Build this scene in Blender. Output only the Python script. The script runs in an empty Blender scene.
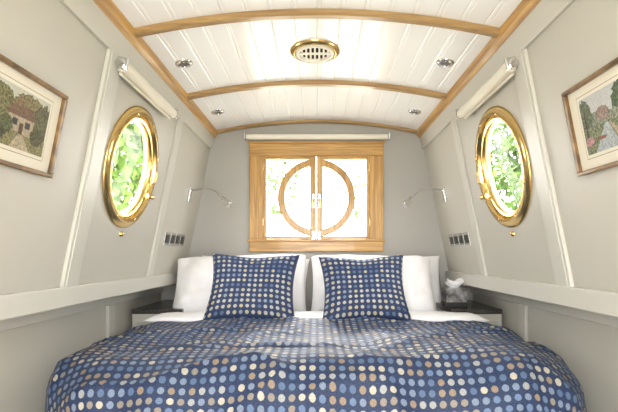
import bpy, bmesh, math, random
from mathutils import Vector, Matrix, noise
random.seed(4)
C=bpy.context.scene.collection
EZ=1.1      # eye height; zp = height above eye level
# ---------------------------------------------------------------- materials
def mat(name,col=(.8,.8,.8),rough=.5,metal=0.,bump=0.,bscale=60,sheen=0.,coat=0.,vary=0.):
    m=bpy.data.materials.new(name); m.use_nodes=True
    nt=m.node_tree; b=nt.nodes['Principled BSDF']
    b.inputs['Base Color'].default_value=(*col,1); b.inputs['Roughness'].default_value=rough
    b.inputs['Metallic'].default_value=metal
    b.inputs['Sheen Weight'].default_value=sheen
    b.inputs['Coat Weight'].default_value=coat
    if bump or vary:
        tc=nt.nodes.new('ShaderNodeTexCoord'); n=nt.nodes.new('ShaderNodeTexNoise')
        n.inputs['Scale'].default_value=bscale; n.inputs['Detail'].default_value=4
        nt.links.new(tc.outputs['Object'],n.inputs['Vector'])
        if bump:
            bp=nt.nodes.new('ShaderNodeBump'); bp.inputs['Strength'].default_value=bump; bp.inputs['Distance'].default_value=.01
            nt.links.new(n.outputs['Fac'],bp.inputs['Height']); nt.links.new(bp.outputs['Normal'],b.inputs['Normal'])
        if vary:
            r=nt.nodes.new('ShaderNodeValToRGB')
            r.color_ramp.elements[0].color=(*[c*(1-vary) for c in col],1); r.color_ramp.elements[0].position=.3
            r.color_ramp.elements[1].color=(*[min(1,c*(1+vary)) for c in col],1); r.color_ramp.elements[1].position=.7
            nt.links.new(n.outputs['Fac'],r.inputs['Fac']); nt.links.new(r.outputs['Color'],b.inputs['Base Color'])
    return m
def wood(name,c1,c2,stretch,rough=.35):
    m=bpy.data.materials.new(name); m.use_nodes=True; nt=m.node_tree; b=nt.nodes['Principled BSDF']
    tc=nt.nodes.new('ShaderNodeTexCoord'); mp=nt.nodes.new('ShaderNodeMapping'); mp.inputs['Scale'].default_value=stretch
    n=nt.nodes.new('ShaderNodeTexNoise'); n.inputs['Scale'].default_value=1; n.inputs['Detail'].default_value=6; n.inputs['Distortion'].default_value=.6
    r=nt.nodes.new('ShaderNodeValToRGB')
    r.color_ramp.elements[0].color=(*c1,1); r.color_ramp.elements[0].position=.35
    r.color_ramp.elements[1].color=(*c2,1); r.color_ramp.elements[1].position=.65
    bp=nt.nodes.new('ShaderNodeBump'); bp.inputs['Strength'].default_value=.15; bp.inputs['Distance'].default_value=.003
    L=nt.links.new
    L(tc.outputs['Object'],mp.inputs['Vector']); L(mp.outputs['Vector'],n.inputs['Vector']); L(n.outputs['Fac'],r.inputs['Fac'])
    L(r.outputs['Color'],b.inputs['Base Color']); L(n.outputs['Fac'],bp.inputs['Height']); L(bp.outputs['Normal'],b.inputs['Normal'])
    b.inputs['Roughness'].default_value=rough; b.inputs['Coat Weight'].default_value=.2
    return m
OA=(.36,.185,.05); OB=(.60,.36,.115)
M_oakx=wood('oak_x',OA,OB,(3,60,60)); M_oaky=wood('oak_y',OA,OB,(60,3,60)); M_oakz=wood('oak_z',OA,OB,(60,60,3))
M_rib=wood('oak_rib',(.29,.17,.07),(.46,.30,.13),(3,60,60))
M_wall=mat('wall_paint',(.52,.505,.455),.42,bump=.05,bscale=20)
M_trim=mat('trim_paint',(.57,.56,.515),.33,bump=.03,bscale=20)
M_back_shaded=mat('wall_back_paint_shaded',(.40,.39,.37),.5,bump=.05,bscale=20)  # grey wall colour, darkened to carry the backlit shade of this wall
M_ceil=mat('ceiling_gloss',(.93,.94,.96),.22,bump=.02,bscale=8)
M_brass=mat('brass',(.66,.47,.19),.2,1.,bump=.03,bscale=30)
M_chrome=mat('chrome',(.7,.7,.7),.15,1.,bump=.01)
M_black=mat('black_plastic',(.02,.02,.022),.35,bump=.02)
M_cream=mat('blind_fabric',(.80,.77,.68),.8,bump=.2,bscale=300)
M_white=mat('white_linen',(.88,.88,.91),.85,bump=.4,bscale=12,sheen=.2)
M_ivory=mat('ivory_plastic',(.80,.77,.68),.4,bump=.02)
M_granite=mat('dark_worktop',(.04,.036,.032),.25,vary=.5,bscale=90)
M_floor=wood('floor_oak',(.28,.16,.07),(.42,.26,.12),(30,2,30))
M_leaf=mat('leaf',(.058,.115,.012),.7,vary=.6,bscale=1.6)
M_bark=mat('bark',(.05,.035,.02),.9,bump=.5,bscale=20)
M_mount=mat('picture_mount',(.74,.70,.60),.8,bump=.05)
M_goldfr=wood('gilt_frame',(.10,.055,.02),(.24,.14,.055),(20,20,20))
def glass():
    m=bpy.data.materials.new('window_glass'); m.use_nodes=True; nt=m.node_tree; nt.nodes.clear()
    o=nt.nodes.new('ShaderNodeOutputMaterial'); t=nt.nodes.new('ShaderNodeBsdfTransparent'); g=nt.nodes.new('ShaderNodeBsdfGlossy')
    g.inputs['Roughness'].default_value=.02; mx=nt.nodes.new('ShaderNodeMixShader')
    mx.inputs[0].default_value=.03
    L=nt.links.new; L(t.outputs[0],mx.inputs[1]); L(g.outputs[0],mx.inputs[2]); L(mx.outputs[0],o.inputs[0]); return m
M_glass=glass()
def dots(name,sp,rad,lo,hi,cols,mixrow=.55):
    m=bpy.data.materials.new(name); m.use_nodes=True; nt=m.node_tree; b=nt.nodes['Principled BSDF']; N=nt.nodes.new; L=nt.links.new
    uv=N('ShaderNodeTexCoord')
    n=N('ShaderNodeTexNoise'); n.inputs['Scale'].default_value=230; n.inputs['Detail'].default_value=3; L(uv.outputs['UV'],n.inputs['Vector'])
    sc=N('ShaderNodeVectorMath'); sc.operation='SCALE'; sc.inputs['Scale'].default_value=1/sp
    L(uv.outputs['UV'],sc.inputs[0])
    fr=N('ShaderNodeVectorMath'); fr.operation='FRACTION'; L(sc.outputs[0],fr.inputs[0])
    sb=N('ShaderNodeVectorMath'); sb.operation='SUBTRACT'; sb.inputs[1].default_value=(.5,.5,0); L(fr.outputs[0],sb.inputs[0])
    ln=N('ShaderNodeVectorMath'); ln.operation='LENGTH'; L(sb.outputs[0],ln.inputs[0])
    fz=N('ShaderNodeMath'); fz.operation='MULTIPLY_ADD'; fz.inputs[1].default_value=.18; L(n.outputs['Fac'],fz.inputs[0]); L(ln.outputs['Value'],fz.inputs[2])
    lt=N('ShaderNodeMapRange'); lt.inputs[1].default_value=rad+.09+.02; lt.inputs[2].default_value=rad+.09-.02; L(fz.outputs[0],lt.inputs[0])
    fl=N('ShaderNodeVectorMath'); fl.operation='FLOOR'; L(sc.outputs[0],fl.inputs[0])
    wn=N('ShaderNodeTexWhiteNoise'); wn.noise_dimensions='2D'; L(fl.outputs[0],wn.inputs['Vector'])
    sx=N('ShaderNodeSeparateXYZ'); L(fl.outputs[0],sx.inputs[0])
    wr=N('ShaderNodeTexWhiteNoise'); wr.noise_dimensions='1D'; L(sx.outputs['Y'],wr.inputs['W'])
    mx=N('ShaderNodeMix'); mx.inputs[0].default_value=mixrow; L(wn.outputs['Value'],mx.inputs[2]); L(wr.outputs['Value'],mx.inputs[3])
    r=N('ShaderNodeValToRGB'); r.color_ramp.interpolation='CONSTANT'; L(mx.outputs[0],r.inputs['Fac'])
    e=r.color_ramp.elements; e[0].position=0; e[0].color=(*cols[0][1],1); e[1].position=cols[1][0]; e[1].color=(*cols[1][1],1)
    for p,c in cols[2:]:
        k=e.new(p); k.color=(*c,1)
    rb=N('ShaderNodeValToRGB'); rb.color_ramp.elements[0].color=(*lo,1); rb.color_ramp.elements[1].color=(*hi,1)
    rb.color_ramp.elements[0].position=.35; rb.color_ramp.elements[1].position=.65; L(n.outputs['Fac'],rb.inputs['Fac'])
    # woven mottling of the dots
    rn=N('ShaderNodeMapRange'); rn.inputs[1].default_value=.3; rn.inputs[2].default_value=.7; rn.inputs[3].default_value=.72; rn.inputs[4].default_value=1.1; L(n.outputs['Fac'],rn.inputs[0])
    dm=N('ShaderNodeVectorMath'); dm.operation='SCALE'; L(r.outputs['Color'],dm.inputs[0]); L(rn.outputs[0],dm.inputs['Scale'])
    m2=N('ShaderNodeMix'); m2.data_type='RGBA'; L(lt.outputs[0],m2.inputs[0]); L(rb.outputs['Color'],m2.inputs[6]); L(dm.outputs[0],m2.inputs[7])
    L(m2.outputs[2],b.inputs['Base Color'])
    bp=N('ShaderNodeBump'); bp.inputs['Strength'].default_value=.5; bp.inputs['Distance'].default_value=.003; L(n.outputs['Fac'],bp.inputs['Height']); L(bp.outputs['Normal'],b.inputs['Normal'])
    b.inputs['Roughness'].default_value=.6; b.inputs['Specular IOR Level'].default_value=.35
    return m
DC=[(0,(.09,.14,.25)),(.27,(.32,.33,.34)),(.37,(.26,.20,.15)),(.42,(.18,.23,.33)),(.55,(.44,.41,.35)),(.64,(.25,.22,.19)),(.74,(.12,.18,.31))]
CC=[(0,(.09,.14,.25)),(.22,(.42,.42,.40)),(.40,(.44,.40,.27)),(.5,(.24,.29,.37)),(.62,(.48,.47,.42)),(.80,(.15,.21,.33))]
M_dots=dots('spotted_duvet_fabric',.0345,.335,(.008,.017,.052),(.026,.047,.115),DC)
M_dotc=dots('spotted_cushion_fabric',.035,.30,(.008,.018,.060),(.026,.048,.130),CC,.6)
# ---------------------------------------------------------------- mesh helpers
I=Matrix.Identity(4)
def fin(name,bm,m,parent=None,smooth=False,bevel=0):
    bmesh.ops.recalc_face_normals(bm,faces=bm.faces)
    me=bpy.data.meshes.new(name); bm.to_mesh(me); bm.free()
    ob=bpy.data.objects.new(name,me); C.objects.link(ob)
    for x in (m if isinstance(m,(list,tuple)) else [m]): me.materials.append(x)
    if smooth:
        for p in me.polygons: p.use_smooth=True
    if bevel:
        md=ob.modifiers.new('b','BEVEL'); md.width=bevel; md.segments=2; md.limit_method='ANGLE'
    if parent: ob.parent=parent
    return ob
def empty(name):
    e=bpy.data.objects.new(name,None); e.empty_display_size=.1; C.objects.link(e); return e
def abox(bm,lo,hi,M=I):
    vs=[bm.verts.new(M@Vector((x,y,z))) for x in (lo[0],hi[0]) for y in (lo[1],hi[1]) for z in (lo[2],hi[2])]
    for f in ((0,1,3,2),(4,6,7,5),(0,4,5,1),(2,3,7,6),(0,2,6,4),(1,5,7,3)): bm.faces.new([vs[i] for i in f])
def boxes(name,lst,m,M=I,parent=None,bevel=0):
    bm=bmesh.new()
    for lo,hi in lst: abox(bm,lo,hi,M)
    return fin(name,bm,m,parent,False,bevel)
def aprism(bm,poly,y0,y1):
    a=[bm.verts.new((x,y0,z)) for x,z in poly]; b=[bm.verts.new((x,y1,z)) for x,z in poly]; n=len(poly)
    bm.faces.new(a); bm.faces.new(b[::-1])
    for i in range(n): bm.faces.new((a[i],b[i],b[(i+1)%n],a[(i+1)%n]))
def alathe(bm,prof,M=I,N=64,closed=True,a0=0,a1=2*math.pi):
    full=abs(a1-a0-2*math.pi)<1e-6; k=N if full else N+1
    rings=[]
    for i in range(k):
        a=a0+(a1-a0)*i/N
        rings.append([bm.verts.new(M@Vector((r*math.cos(a),r*math.sin(a),z))) for r,z in prof])
    P=len(prof)
    for i in range(N):
        A=rings[i]; B=rings[(i+1)%k]
        for j in range(P if closed else P-1):
            f=(A[j],A[(j+1)%P],B[(j+1)%P],B[j])
            try: bm.faces.new(f)
            except ValueError: pass
    if not full and closed:
        bm.faces.new(rings[0]); bm.faces.new(rings[-1][::-1])
def lathe(name,prof,m,M=I,parent=None,closed=True,N=64,**k):
    bm=bmesh.new(); alathe(bm,prof,M,N,closed,**k)
    bmesh.ops.remove_doubles(bm,verts=bm.verts,dist=1e-6)
    ob=fin(name,bm,m,parent,True)
    md=ob.modifiers.new('e','EDGE_SPLIT'); md.split_angle=math.radians(40)
    return ob
def cyl(name,p,q,r,m,parent=None,N=32,r2=None):
    p=Vector(p); q=Vector(q); d=q-p; l=d.length; r2=r if r2 is None else r2
    M=Matrix.Translation(p)@d.to_track_quat('Z','Y').to_matrix().to_4x4()
    e=min(.002,r*.3)
    return lathe(name,[(1e-5,0),(r-e,0),(r,e),(r2,l-e),(r2-e,l),(1e-5,l)],m,M,parent,closed=False,N=N)
def tube(name,pts,r,m,parent=None):
    cu=bpy.data.curves.new(name,'CURVE'); cu.dimensions='3D'; cu.bevel_depth=r; cu.bevel_resolution=4; cu.use_fill_caps=True
    s=cu.splines.new('NURBS'); s.points.add(len(pts)-1)
    for i,p in enumerate(pts): s.points[i].co=(*p,1)
    s.use_endpoint_u=True; s.order_u=4; s.resolution_u=8
    o=bpy.data.objects.new(name,cu); C.objects.link(o); cu.materials.append(m)
    if parent:o.parent=parent
    return o
def wallM(side):   # side -1 left / +1 right ; local x=+Y(left)/-Y(right), y=up the slope, z=into room
    k=1/math.sqrt(1.04)
    if side<0: u=Vector((0,1,0)); v=Vector((.2,0,1))*k
    else: u=Vector((0,-1,0)); v=Vector((-.2,0,1))*k
    n=u.cross(v)
    return Matrix((( u.x,v.x,n.x,side*.945),(u.y,v.y,n.y,0),(u.z,v.z,n.z,EZ),(0,0,0,1)))
K=math.sqrt(1.04)
def wb(side,y0,y1,z0,z1,w0,w1):  # box in wall frame using world Y and z'
    a,b=(y0,y1) if side<0 else (-y1,-y0)
    return ((a,z0*K,w0),(b,z1*K,w1))
YR=-.6; YB=3.4
PY,PZ=2.16,.403; PR=.285
def zc(x): return .985-.085*(x/.765)**2
# ---------------------------------------------------------------- shell
for side,nm in ((-1,'left'),(1,'right')):
    M=wallM(side); bm=bmesh.new()
    h=.30
    for b in (wb(side,YR,PY-h,-.13,.905,-.05,0),wb(side,PY+h,YB,-.13,.905,-.05,0)): abox(bm,*b,M)
    for z0,z1 in ((-.13,PZ-h/K),(PZ+h/K,.905)): abox(bm,*wb(side,PY-h,PY+h,z0,z1,-.05,0),M)
    cx=PY*(-side); cy=PZ*K; n=64; ri=.24
    R=[]
    for i in range(n):
        a=2*math.pi*i/n; c,s=math.cos(a),math.sin(a); t=h/max(abs(c),abs(s))
        R.append([bm.verts.new(M@Vector((cx+rr*c,cy+rr*s,w))) for rr,w in ((ri,0),(t,0),(t,-.05),(ri,-.05))])
    for i in range(n):
        A=R[i];B=R[(i+1)%n]
        for j in (0,2,3): bm.faces.new((A[j],A[(j+1)%4],B[(j+1)%4],B[j]))
    fin('wall_'+nm,bm,M_wall)
    x0,x1=sorted((side*1.15,side*1.2))
    boxes('wall_'+nm+'_hull',[((x0,YR,0),(x1,YB,.90))],M_wall)
    bt=[wb(side,1.73,1.84,-.125,.775,0,.014),wb(side,2.61,2.68,-.125,.775,0,.014),
        wb(side,YR,YB,.775,.875,0,.014),wb(side,.2,.28,-.125,.775,0,.014)]
    bt+=[wb(side,1.745,1.825,-.125,.775,.014,.018)]
    boxes('trim_batten_'+nm,bt,M_trim,M,bevel=.003)
    x0,x1=sorted((side*.945,side*1.2))
    g=[((x0,YR,.90),(x1,YB,.975))]
    x0,x1=sorted((side*1.13,side*1.15))
    g+=[((x0,YR,.82),(x1,YB,.90)),((x0,2.50,.0),(x1,2.58,.82)),((x0,1.2,0),(x1,1.28,.82))]
    boxes('trim_gunwale_'+nm,g,M_trim,bevel=.004)
    bm=bmesh.new()
    aprism(bm,[(side*x,EZ+z) for x,z in ((.768,.897),(.773,.862),(.757,.858),(.738,.872),(.731,.905),(.735,.908))],YR,YB)
    fin('trim_cornice_'+nm,bm,M_oaky,bevel=.002)
boxes('floor',[((-1.2,YR,-.04),(1.2,YB+.06,0))],M_floor)
# unseen bulkhead added behind the camera; its doorway narrows the light from behind
bm=bmesh.new()
def exr(z): return .945-.2*z
dw=.58; dz=.80
aprism(bm,[(-1.15,0),(-dw,0),(-dw,EZ+dz),(-exr(dz),EZ+dz),(-.97,.975),(-1.15,.9)],YR-.04,YR)
aprism(bm,[(1.15,0),(dw,0),(dw,EZ+dz),(exr(dz),EZ+dz),(.97,.975),(1.15,.9)],YR-.04,YR)
aprism(bm,[(-exr(dz),EZ+dz),(exr(dz),EZ+dz)]+[(x,EZ+zc(x)+.02) for x in [.765-.153*i for i in range(11)]],YR-.04,YR)
fin('wall_front_light_block',bm,M_wall)
# ceiling: tongue and groove boards
bm=bmesh.new()
xs=[]; bw=.0956; nb=16
for i in range(nb):
    a=-.765+i*bw; g=.004
    xs+= [(a,.003),(a+g,0),(a+.016,0),(a+.018,.0015),(a+.020,0),(a+bw-g,0)]
xs.append((.765,.003))
top=[];bot=[]
for x,d in xs:
    bot.append([bm.verts.new((x,y,EZ+zc(x)+d)) for y in (YR,YB)])
    top.append([bm.verts.new((x,y,EZ+zc(x)+.04)) for y in (YR,YB)])
for i in range(len(xs)-1):
    bm.faces.new((bot[i][0],bot[i+1][0],bot[i+1][1],bot[i][1])); bm.faces.new((top[i][0],top[i][1],top[i+1][1],top[i+1][0]))
    for k in (0,1): bm.faces.new((bot[i][k],top[i][k],top[i+1][k],bot[i+1][k]))
for k in (0,-1): bm.faces.new((bot[k][0],bot[k][1],top[k][1],top[k][0]))
fin('ceiling',bm,M_ceil)
def rib(name,y0,y1,d):
    bm=bmesh.new(); n=30; A=[]
    for i in range(n+1):
        x=-.735+1.47*i/n
        A.append([bm.verts.new((x,y,EZ+zc(x)-dd)) for y,dd in ((y0,0),(y0,d-.006),(y0+.006,d),(y1-.006,d),(y1,d-.006),(y1,0))])
    for i in range(n):
        for j in range(6): bm.faces.new((A[i][j],A[i][(j+1)%6],A[i+1][(j+1)%6],A[i+1][j]))
    bm.faces.new(A[0]); bm.faces.new(A[-1][::-1])
    fin(name,bm,M_rib)
rib('trim_rib',3.365,3.4,.022); rib('trim_rib.001',2.60,2.645,.024); rib('trim_rib.002',1.845,1.885,.024); rib('trim_rib.003',1.08,1.125,.024)
# back wall
OX0,OX1,OZ0,OZ1=-.39,.38,.09,.73
ex=exr
bm=bmesh.new()
aprism(bm,[(-1.15,0),(1.15,0),(1.15,.9),(.97,.975),(ex(OZ0),EZ+OZ0),(-ex(OZ0),EZ+OZ0),(-.97,.975),(-1.15,.9)],YB,YB+.06)
aprism(bm,[(-ex(OZ0),EZ+OZ0),(OX0,EZ+OZ0),(OX0,EZ+OZ1),(-ex(OZ1),EZ+OZ1)],YB,YB+.06)
aprism(bm,[(ex(OZ0),EZ+OZ0),(OX1,EZ+OZ0),(OX1,EZ+OZ1),(ex(OZ1),EZ+OZ1)],YB,YB+.06)
aprism(bm,[(-ex(OZ1),EZ+OZ1),(ex(OZ1),EZ+OZ1)]+[(x,EZ+zc(x)+.02) for x in [.765-.153*i for i in range(11)]],YB,YB+.06)
fin('wall_back',bm,M_back_shaded)
# ---------------------------------------------------------------- rear window
w=empty('window_1')
X0,X1,Z0,Z1=-.497,.488,.015,.82; cw=.10
y0,y1=YB-.03,YB
boxes('casing_sides',[((X0,y0,EZ+Z0+.085),(X0+cw,y1,EZ+Z1-.1)),((X1-cw,y0,EZ+Z0+.085),(X1,y1,EZ+Z1-.1))],M_oakz,parent=w,bevel=.006)
boxes('casing_rails',[((X0,y0,EZ+Z1-.1),(X1,y1,EZ+Z1)),((X0,y0,EZ+Z0),(X1,y1,EZ+Z0+.085)),((X0-.01,y0-.02,EZ+Z0+.075),(X1+.01,y0+.005,EZ+Z0+.095)),((X0-.008,y0-.012,EZ+Z1-.012),(X1+.008,y0+.004,EZ+Z1+.006))],M_oakx,parent=w,bevel=.005)
DX0,DX1,DZ0,DZ1=X0+cw,X1-cw,Z0+.095,Z1-.1; mid=(DX0+DX1)/2
for s,nm in ((-1,'left'),(1,'right')):
    a,b=(DX0,mid-.002) if s<0 else (mid+.002,DX1)
    ya,yb=YB-.015,YB+.02
    st=.024; cs=.046
    la,lb=(st,cs) if s<0 else (cs,st)
    boxes('door_stiles_'+nm,[((a,ya,EZ+DZ0),(a+la,yb,EZ+DZ1)),((b-lb,ya,EZ+DZ0),(b,yb,EZ+DZ1))],M_oakz,parent=w,bevel=.003)
    boxes('door_rails_'+nm,[((a+la,ya,EZ+DZ0),(b-lb,yb,EZ+DZ0+.022)),((a+la,ya,EZ+DZ1-.022),(b-lb,yb,EZ+DZ1))],M_oakx,parent=w,bevel=.003)
    boxes('pane_'+nm,[((a+.01,YB+.004,EZ+DZ0+.01),(b-.01,YB+.008,EZ+DZ1-.01))],M_glass,parent=w)
    cz=EZ+(DZ0+DZ1)/2; Mr=Matrix.Translation((mid,YB,cz))@Matrix.Rotation(math.pi/2,4,'X')
    a0=math.pi/2+.06 if s<0 else -math.pi/2+.06
    bm=bmesh.new(); alathe(bm,[(.236,-.012),(.236,.012),(.241,.016),(.280,.016),(.286,.012),(.286,-.012)],Mr,40,True,a0,a0+math.pi-.12)
    fin('arched_bar_'+nm,bm,M_oakz,w,False)
    hx=mid+s*.022
    boxes('handle_plate_'+nm,[((hx-.009,ya-.005,cz-.08),(hx+.009,ya,cz+.03))],M_chrome,parent=w,bevel=.003)
    cyl('handle_stem_'+nm,(hx,ya,cz-.02),(hx,ya-.035,cz-.02),.006,M_chrome,w)
    tube('handle_lever_'+nm,[(hx,ya-.033,cz-.015),(hx+s*.004,ya-.04,cz-.04),(hx+s*.002,ya-.036,cz-.075)],.007,M_brass,w)
    boxes('bolt_'+nm,[((hx-.009,ya-.012,EZ+DZ0+.0),(hx+.009,ya,EZ+DZ0+.06)),((hx-.016,ya-.016,EZ+DZ0-.012),(hx+.016,ya-.005,EZ+DZ0+.008))],M_chrome,parent=w,bevel=.003)
    for k in (0.1,.5):
        hxx=a if s<0 else b
        cyl('hinge_'+nm+str(int(k*10)),(hxx,ya-.003,EZ+DZ0+k),(hxx,ya-.003,EZ+DZ0+k+.05),.006,M_brass,w)
b=empty('roller_blind')
cyl('roll',(-.515,3.345,EZ+.853),(.515,3.345,EZ+.853),.019,M_cream,b)
for x in (-.53,.52): boxes('bracket',[((x,3.325,EZ+.831),(x+.01,3.4,EZ+.878))],M_chrome,parent=b,bevel=.002)
# ---------------------------------------------------------------- portholes
ACOL={}
def acol(c,v=.35,s=150):
    k=(c,v)
    if k not in ACOL: ACOL[k]=mat('paint_%d'%len(ACOL),tuple(x*.75 for x in c),.6,vary=v,bscale=s)
    return ACOL[k]
def blob(cx,cy,rx,ry,seed,n=60):
    return [(cx+rx*math.cos(2*math.pi*i/n)*(1+.35*noise.noise(Vector((i*.55,seed,0)))),cy+ry*math.sin(2*math.pi*i/n)*(1+.35*noise.noise(Vector((i*.55,seed,4))))) for i in range(n)]
SC_L=[([(0,0),(1,0),(1,1),(0,1)],(.66,.66,.56),.1),(blob(.12,.62,.24,.33,1),(.20,.19,.08),.8),(blob(.62,.74,.30,.22,2),(.24,.20,.09),.8),(blob(.9,.55,.2,.36,3),(.13,.125,.06),.8),
 ([(.28,.25),(.74,.25),(.74,.56),(.28,.56)],(.50,.41,.29),.35),([(.22,.54),(.80,.54),(.68,.74),(.34,.74)],(.20,.12,.07),.5),([(.40,.70),(.47,.70),(.47,.83),(.40,.83)],(.30,.17,.10),.3),
 ([(.35,.38),(.44,.38),(.44,.49),(.35,.49)],(.05,.05,.05),.1),([(.58,.38),(.67,.38),(.67,.49),(.58,.49)],(.05,.05,.05),.1),([(.48,.25),(.55,.25),(.55,.44),(.48,.44)],(.12,.06,.03),.1),
 ([(0,0),(1,0),(1,.27),(.6,.25),(.3,.30),(0,.26)],(.26,.23,.10),.6),([(.36,0),(.74,0),(.56,.25),(.48,.25)],(.50,.42,.28),.4),(blob(.25,.34,.12,.16,17),(.12,.13,.05),.8),(blob(.12,.18,.14,.14,7),(.07,.07,.03),.8),(blob(.82,.30,.12,.16,8),(.09,.085,.03),.8)]
SC_R=[([(0,0),(1,0),(1,1),(0,1)],(.62,.64,.64),.15),(blob(.2,.50,.3,.20,1),(.26,.28,.22),.7),(blob(.85,.66,.24,.38,2),(.10,.14,.07),.8),(blob(.55,.50,.3,.12,5),(.28,.30,.22),.7),(blob(.08,.66,.14,.30,4),(.14,.17,.10),.8),(blob(.42,.62,.12,.12,14),(.36,.26,.22),.6),
 ([(0,0),(1,0),(1,.42),(0,.46)],(.22,.25,.14),.7),([(.18,0),(.66,0),(.50,.44),(.44,.44)],(.46,.50,.52),.4),([(.70,0),(.86,0),(.54,.43),(.52,.43)],(.50,.40,.29),.4),
 ([(.77,.1),(.81,.1),(.80,.75),(.78,.75)],(.08,.05,.03),.1),([(.06,.2),(.10,.2),(.09,.75),(.07,.75)],(.08,.05,.03),.1),(blob(.93,.16,.12,.14,7),(.08,.10,.05),.8),(blob(.34,.22,.09,.03,9),(.34,.12,.08),.3),(blob(.10,.22,.09,.08,11),(.50,.26,.26),.5),(blob(.92,.34,.07,.06,12),(.50,.28,.26),.5)]
for side,i in ((-1,2),(1,3)):
    M=wallM(side)@Matrix.Translation((PY*(-side),PZ*K,0)); p=empty('window_%d'%i)
    lathe('outer_flange',[(.238,-.05),(.238,.012),(.243,.018),(.262,.018),(.272,.014),(.281,.010),(.285,.005),(.285,0),(.242,0),(.242,-.05)],M_brass,M,p,N=96)
    lathe('inner_ring',[(.212,-.035),(.212,-.010),(.218,.0),(.230,.002),(.236,-.004),(.236,-.035)],M_brass,M,p,N=96)
    lathe('pane',[(1e-5,-.022),(.214,-.022)],M_glass,M,p,closed=False)
    for a in range(0,360,45):
        c=math.cos(math.radians(a+22)); s=math.sin(math.radians(a+22))
        lathe('screw',[(1e-5,.0212),(.005,.0205),(.006,.017),(1e-5,.016)],M_brass,M@Matrix.Translation((.253*c,.253*s,0)),p,closed=False,N=12)
    fs=-side
    boxes('hinge',[((fs*.240-.02,-.035,.01),(fs*.240+.02,.035,.026))],M_brass,M,p,bevel=.006)
    boxes('clamp',[((fs*.215-.016,-.12,.0),(fs*.215+.016,-.09,.024))],M_brass,M,p,bevel=.006)
    lathe('clamp_knob',[(1e-5,.045),(.010,.042),(.013,.034),(.008,.026),(.006,.0),(1e-5,0)],M_brass,M@Matrix.Translation((fs*.22,-.105,0)),p,closed=False,N=24)
    rb=empty('porthole_roller_blind' if side<0 else 'porthole_roller_blind.001'); W=wallM(side)
    ya,yb=1.80,2.42; v=.745*K
    P=lambda y,v,w:W@Vector((y*(-side),v,w))
    cyl('roll',P(ya,v,.036),P(yb,v,.036),.025,M_cream,rb)
    boxes('bracket',[((min(-side*(y),-side*(y+.01)),v-.02,0),(max(-side*y,-side*(y+.01)),v+.03,.06)) for y in (ya-.012,yb+.003)],M_chrome,W,rb,bevel=.003)
    cyl('chain_wheel',P(ya-.03,v,.036),P(ya-.012,v,.036),.018,M_chrome,rb)
    cyl('hem_rod',P(ya+.01,v-.030,.028),P(yb-.01,v-.030,.028),.006,M_cream,rb,N=16)
    lathe('brass_wall_stud' if side<0 else 'brass_wall_stud.001',[(1e-5,.014),(.008,.012),(.012,.006),(.014,0),(1e-5,0)],M_brass,W@Matrix.Translation((-side*2.17,.095*K,0)),closed=False,N=24)
    sp=empty('switch_panel' if side<0 else 'switch_panel.001')
    for k in range(4):
        yy=2.78+k*.105; a=min(-side*yy,-side*(yy+.095)); vz=.095*K
        boxes('plate_%d'%k,[((a,vz-.04,0),(a+.095,vz+.04,.007))],M_chrome,W,sp,bevel=.002)
        boxes('rocker_%d'%k,[((a+.022,vz-.026,.007),(a+.073,vz+.026,.012))],M_black,W,sp,bevel=.003)
    rl=empty('reading_lamp' if side<0 else 'reading_lamp.001')
    MB=W@Matrix.Translation((-side*3.10,.40*K,0))
    boxes('base_plate',[((-.022,-.05,0),(.022,.05,.014))],M_chrome,MB,rl,bevel=.004)
    q=P(3.10,.43*K,.014)
    d=-side
    h0=Vector((q.x+d*.225,3.00,EZ+.365))
    tube('flexible_arm',[q,q+Vector((d*.04,0,.010)),q+Vector((d*.12,-.03,.010)),q+Vector((d*.18,-.07,-.005)),h0],.0075,M_chrome,rl)
    h1=h0+Vector((d*.055,-.03,-.05))
    cyl('lamp_head',h0,h1,.014,M_chrome,rl,r2=.022)
    pf=empty('framed_picture' if side<0 else 'framed_picture.001')
    y0,y1=1.13,1.54; z0,z1=((.253,.524) if side<0 else (.262,.540)); f=.013
    if side<0: y0,y1=1.11,1.52
    boxes('frame',[wb(side,y0,y1,z0,z0+f,0,.022),wb(side,y0,y1,z1-f,z1,0,.022),wb(side,y0,y0+f,z0+f,z1-f,0,.022),wb(side,y1-f,y1,z0+f,z1-f,0,.022)],M_goldfr,W,pf,bevel=.003)
    boxes('mount',[wb(side,y0+f,y1-f,z0+f,z1-f,.002,.008)],M_mount,W,pf)
    a,bq=((y0+.10,y1-.065)); zz0,zz1=z0+.055,z1-.05
    boxes('mount_line',[wb(side,a-.012,bq+.012,zz0-.012,zz1+.012,.0078,.0083)],acol((.35,.28,.15),.1),W,pf)
    boxes('mount_inner',[wb(side,a-.010,bq+.010,zz0-.010,zz1+.010,.0083,.0088)],M_mount,W,pf)
    for li,(poly,col,va) in enumerate(SC_L if side<0 else SC_R):
        bm=bmesh.new(); xa=a if side<0 else -bq
        vs=[bm.verts.new(W@Vector((xa+(bq-a)*min(1,max(0,px)),(zz0+(zz1-zz0)*min(1,max(0,pz)))*K,.0092+.0002*li))) for px,pz in poly]
        bm.faces.new(vs); me=bpy.data.meshes.new('artwork'); bm.to_mesh(me); bm.free()
        o=bpy.data.objects.new('artwork_layer_%d'%li,me); C.objects.link(o); o.parent=pf; me.materials.append(acol(col,va))
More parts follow.
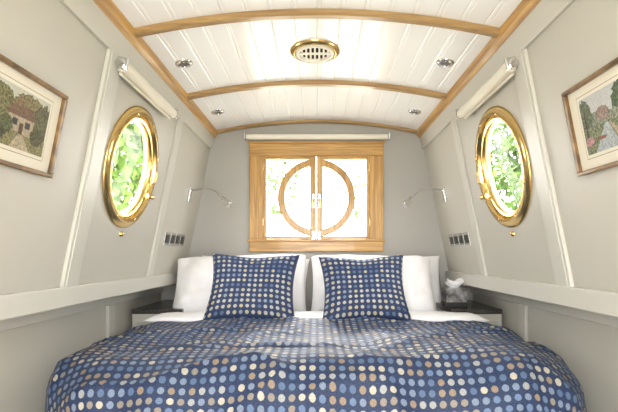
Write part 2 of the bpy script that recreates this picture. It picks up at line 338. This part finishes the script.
# ---------------------------------------------------------------- ceiling fittings
def ceilM(x,y):
    n=Vector((-.17*x/.765/.765,0,-1)).normalized()
    u=Vector((0,1,0)); v=n.cross(u)
    return Matrix(((u.x,v.x,n.x,x),(u.y,v.y,n.y,y),(u.z,v.z,n.z,EZ+zc(x)),(0,0,0,1)))
M_lens=mat('lens',(.25,.25,.25),.1,.6,bump=.02)
for k,(x,y) in enumerate(((-.645,2.23),(.622,2.23),(-.645,2.99),(.635,2.99))):
    e=empty('ceiling_downlight' if k==0 else 'ceiling_downlight.%03d'%k); M=ceilM(x,y)
    lathe('bezel',[(.024,0),(.026,.008),(.034,.010),(.041,.005),(.043,0)],M_chrome,M,e,N=40)
    lathe('lens',[(1e-5,.004),(.025,.006),(.025,.001),(1e-5,.001)],M_lens,M,e,closed=False,N=32)
e=empty('ceiling_vent'); M=ceilM(-.01,2.23)
lathe('flange',[(.094,0),(.094,.012),(.100,.016),(.111,.014),(.120,.007),(.122,0)],M_brass,M,e)
lathe('skirt',[(.093,.0),(.092,.020),(.088,.022),(.080,.022),(.077,.018),(.077,.0)],M_ivory,M,e)
boxes('louvres',[((-math.sqrt(.079**2-o*o),o-.0045,.008),(math.sqrt(.079**2-o*o),o+.0045,.014)) for o in [(-.063+.021*k) for k in range(7)]],M_ivory,M,e,bevel=.001)
boxes('crossbar',[((-.006,-.079,.010),(.006,.079,.018))],M_ivory,M,e,bevel=.001)
lathe('throat',[(1e-5,.006),(.079,.006),(.079,.002),(1e-5,.002)],mat('vent_throat',(.010,.008,.007),.9,bump=.02),M,e,closed=False)
# ---------------------------------------------------------------- bed
bed=empty('bed')
boxes('divan_base',[((-.70,1.70,0.0),(.70,3.38,.34))],M_trim,parent=bed,bevel=.01)
boxes('mattress',[((-.76,1.72,.34),(.76,3.385,.65))],M_white,parent=bed,bevel=.04)
def duvet():
    top=.733; s0=.74; yf=1.77; yh=2.60; fl=.12; r=.17
    def prof(d):
        if d<fl: return d,0
        a=(d-fl)/r
        if a<math.pi/2*.9: return fl+r*math.sin(a), r*(1-math.cos(a))
        am=math.pi/2*.9; e=d-fl-r*am
        return fl+r*math.sin(am)+e*math.cos(am), r*(1-math.cos(am))+e*math.sin(am)
    D=fl+r*1.57+.24; ds=.016
    S=s0+D; ns=int(2*S/ds); T=yh-yf+D; nt=int(T/ds)
    bm=bmesh.new(); uvl=bm.loops.layers.uv.new('uv'); G=[];UV={}
    for j in range(nt+1):
        row=[]
        t=T*j/nt; y=yh-t
        for i in range(ns+1):
            s=-S+2*S*i/ns
            ox=max(0,abs(s)-s0); oy=max(0,yf-y); cx=max(-s0,min(s0,s)); cy=max(yf,y)
            d=math.hypot(ox,oy)
            if d>1e-6:
                h,g=prof(d); x=cx+math.copysign(ox/d*h,s); yy=cy-oy/d*h; z=top-g
            else: x,yy,z=cx,cy,top
            x*=1-.05*max(0,min(1,(2.1-yy)/.6))
            n1=noise.noise(Vector((x*2.2,yy*2.6,z*2))); n2=noise.noise(Vector((x*6+5,yy*5,z*5)))
            wv=Vector((x*3+yy*1.2,yy*4.5-x*1.0,z*2+7)); cr=1-abs(noise.noise(wv))*2; cr=max(0,cr)**5
            z+=.024*n1+.016*n2+.018*cr+.008*max(0,1-(x/.9)**2)
            if t<.05: z-=.03*(1-t/.05)**2
            f=min(1,d/.3)
            if d>0: x+=math.copysign(ox/d,s)*.02*n2*f; yy-=oy/d*(.025*n2+.015*n1+.016*cr)*f
            v=bm.verts.new((x,yy,z)); UV[v]=(s+3,y+3); row.append(v)
        G.append(row)
    for j in range(nt):
        for i in range(ns):
            fc=bm.faces.new((G[j][i],G[j+1][i],G[j+1][i+1],G[j][i+1]))
            for l in fc.loops: l[uvl].uv=UV[l.vert]
    ob=fin('duvet',bm,M_dots,bed,True)
    md=ob.modifiers.new('s','SOLIDIFY'); md.thickness=.03; md.offset=-1
duvet()
def cushion(name,w,h,t,M,m,pull=.08,rnd=.0,seed=0,wr=.012,pw=.5,n=40,parent=None,chop=0):
    bm=bmesh.new(); uvl=bm.loops.layers.uv.new('uv'); UV={}
    for sg in (1,-1):
        G=[]
        for j in range(n+1):
            row=[]
            v=-1+2*j/n; v=math.sin(v*math.pi/2)*.5+v*.5
            for i in range(n+1):
                u=-1+2*i/n; u=math.sin(u*math.pi/2)*.5+u*.5
                x=w/2*u*(1-pull*(1-v*v)-rnd*v**8); y=h/2*v*(1-pull*(1-u*u)-rnd*u**8)
                if v>0: y-=chop*v*v*math.exp(-(u/.35)**2)
                z=sg*t/2*max(0,(1-u**4)*(1-v**4))**pw
                e=(1-u**8)*(1-v**8)
                nn=noise.noise(Vector((x*7+seed*9,y*7,sg*3)))+.5*noise.noise(Vector((x*16+seed,y*16,sg)))
                z+=sg*wr*nn*e
                vv=bm.verts.new(M@Vector((x,y,z))); UV[vv]=(u*w/2+2+seed,v*h/2+2); row.append(vv)
            G.append(row)
        for j in range(n):
            for i in range(n):
                fc=bm.faces.new((G[j][i],G[j][i+1],G[j+1][i+1],G[j+1][i]))
                for l in fc.loops: l[uvl].uv=UV[l.vert]
    bmesh.ops.remove_doubles(bm,verts=bm.verts,dist=1e-5)
    return fin(name,bm,m,parent,True)
def lean(x,y,z,tilt,rot=0,yaw=0):
    return Matrix.Translation((x,y,z))@Matrix.Rotation(math.radians(yaw),4,'Z')@Matrix.Rotation(math.radians(90-tilt),4,'X')@Matrix.Rotation(math.radians(rot),4,'Z')
cushion('folded_sheet',1.90,.26,.05,Matrix.Translation((0,2.65,.735)),M_white,pull=0,seed=3,wr=.010,pw=.3,parent=bed)
cushion('pillow',.87,.47,.26,lean(-.50,3.00,.872,30,2),M_white,pull=.045,seed=1,wr=.036,pw=.42)
cushion('pillow.001',.81,.47,.26,lean(.36,3.00,.872,30,-1),M_white,pull=.045,seed=2,wr=.036,pw=.42)
cushion('pillow.002',.78,.44,.14,lean(-.45,3.25,.868,18,-2),M_white,pull=.05,seed=4,wr=.020)
cushion('pillow.003',.86,.44,.14,lean(.46,3.25,.872,18,1),M_white,pull=.05,seed=5,wr=.020)
cushion('throw_cushion',.525,.465,.15,lean(-.368,2.62,.905,33,-1),M_dotc,pull=.12,seed=1,wr=.008,chop=.012)
cushion('throw_cushion.001',.51,.455,.15,lean(.268,2.62,.900,33,1.5),M_dotc,pull=.12,seed=2,wr=.008,chop=.012)
for side,nm in ((-1,'bedside_cabinet'),(1,'bedside_cabinet.001')):
    e=empty(nm)
    a,b=sorted((side*.87,side*1.125)); boxes('carcass',[((a,2.80,0),(b,3.39,.735))],M_trim,parent=e,bevel=.003)
    a,b=sorted((side*.82,side*1.125)); boxes('worktop',[((a,2.79,.735),(b,3.39,.765))],M_granite,parent=e,bevel=.004)
    a,b=sorted((side*.89,side*1.10)); boxes('door_panel',[((a,2.795,.05),(b,2.80,.69))],M_wall,parent=e,bevel=.003)
e=empty('tissue_box'); cx,cy=.885,2.97
boxes('carton',[((cx-.065,cy-.06,.765),(cx+.065,cy+.06,.880))],mat('tissue_carton',(.22,.215,.22),.4,vary=.95,bscale=22),parent=e,bevel=.004)
boxes('carton_base_band',[((cx-.067,cy-.062,.765),(cx+.067,cy+.062,.795))],M_black,parent=e,bevel=.003)
boxes('carton_rim',[((cx-.035,cy-.02,.880),(cx+.035,cy+.02,.883))],M_white,parent=e)
bm=bmesh.new()
n=24; rings=[]
for k in range(7):
    h=k/6; row=[]
    for i in range(n):
        a=2*math.pi*i/n; rr=(.018+.035*math.sin(h*2.2))*(1+.35*math.sin(a*3+h*2)*h)
        row.append(bm.verts.new((cx+rr*math.cos(a)*1.1,cy+rr*.6*math.sin(a),.882+.05*h+.012*h*math.sin(a*2+1))))
    rings.append(row)
for k in range(6):
    for i in range(n): bm.faces.new((rings[k][i],rings[k][(i+1)%n],rings[k+1][(i+1)%n],rings[k+1][i]))
fin('tissue',bm,M_white,e,True)
# ---------------------------------------------------------------- outside trees
def tree(name,c,R,n,seed,th=-.05,ls=1.):
    rd=random.Random(seed); bm=bmesh.new()
    for _ in range(n):
        while 1:
            v=Vector((rd.uniform(-1,1),rd.uniform(-1,1),rd.uniform(-1,1)))
            if v.length<1 and noise.noise(v*3+Vector((seed,0,0)))>th: break
        p=Vector(c)+Vector((v.x*R[0],v.y*R[1],v.z*R[2]))
        a=Vector((rd.gauss(0,1),rd.gauss(0,1),rd.gauss(0,1))).normalized(); b=a.orthogonal().normalized(); s=rd.uniform(.05,.11)*ls
        bm.faces.new([bm.verts.new(p+a*s),bm.verts.new(p+b*s*.5),bm.verts.new(p-a*s),bm.verts.new(p-b*s*.5)])
    e=empty(name)
    me=bpy.data.meshes.new('foliage'); bm.to_mesh(me); bm.free(); o=bpy.data.objects.new('foliage',me); C.objects.link(o); me.materials.append(M_leaf); o.parent=e
    cyl('trunk',(c[0],c[1],-.5),(c[0],c[1],c[2]),.14,M_bark,e,r2=.06)
tree('tree',(-4.6,9.5,3.6),(1.9,2.4,1.8),4600,1,.03,1.4)
tree('tree.001',(4.9,9.5,3.4),(1.9,2.4,1.8),4600,2,.03,1.4)
tree('tree.002',(-1.9,16,4.0),(1.3,1.2,1.8),800,5,.0,1.3)
tree('tree.003',(2.3,18,3.6),(1.3,1.2,1.9),600,6,.0,1.3)
# ---------------------------------------------------------------- world, light, camera
wd=bpy.data.worlds.new('sky'); bpy.context.scene.world=wd; wd.use_nodes=True; nt=wd.node_tree; bg=nt.nodes['Background']
tc=nt.nodes.new('ShaderNodeTexCoord'); sp=nt.nodes.new('ShaderNodeSeparateXYZ'); r=nt.nodes.new('ShaderNodeValToRGB')
nt.links.new(tc.outputs['Generated'],sp.inputs[0])
mp=nt.nodes.new('ShaderNodeMapRange'); mp.inputs[1].default_value=-1; mp.inputs[2].default_value=1; nt.links.new(sp.outputs['Z'],mp.inputs[0])
nt.links.new(mp.outputs[0],r.inputs['Fac'])
e=r.color_ramp.elements; e[0].position=.44; e[0].color=(.60,.59,.50,1); e[1].position=.52; e[1].color=(1,.995,.97,1)
nt.links.new(r.outputs['Color'],bg.inputs['Color']); bg.inputs['Strength'].default_value=14.5
sn=bpy.data.lights.new('sun','SUN'); sn.energy=5; sn.angle=math.radians(18); sn.color=(1,.96,.88)
so=bpy.data.objects.new('sun',sn); C.objects.link(so)
so.rotation_euler=Vector((.08,-1,-.66)).to_track_quat('-Z','Y').to_euler()
cam=bpy.data.cameras.new('camera'); co=bpy.data.objects.new('camera',cam); C.objects.link(co)
co.location=(0,0,EZ); co.rotation_euler=(math.pi/2,0,0)
cam.sensor_width=36; cam.lens=460/618*36; cam.shift_x=-8/618; cam.shift_y=48/618; cam.clip_start=.02
bpy.context.scene.camera=co
bpy.context.scene.view_settings.view_transform='Standard'
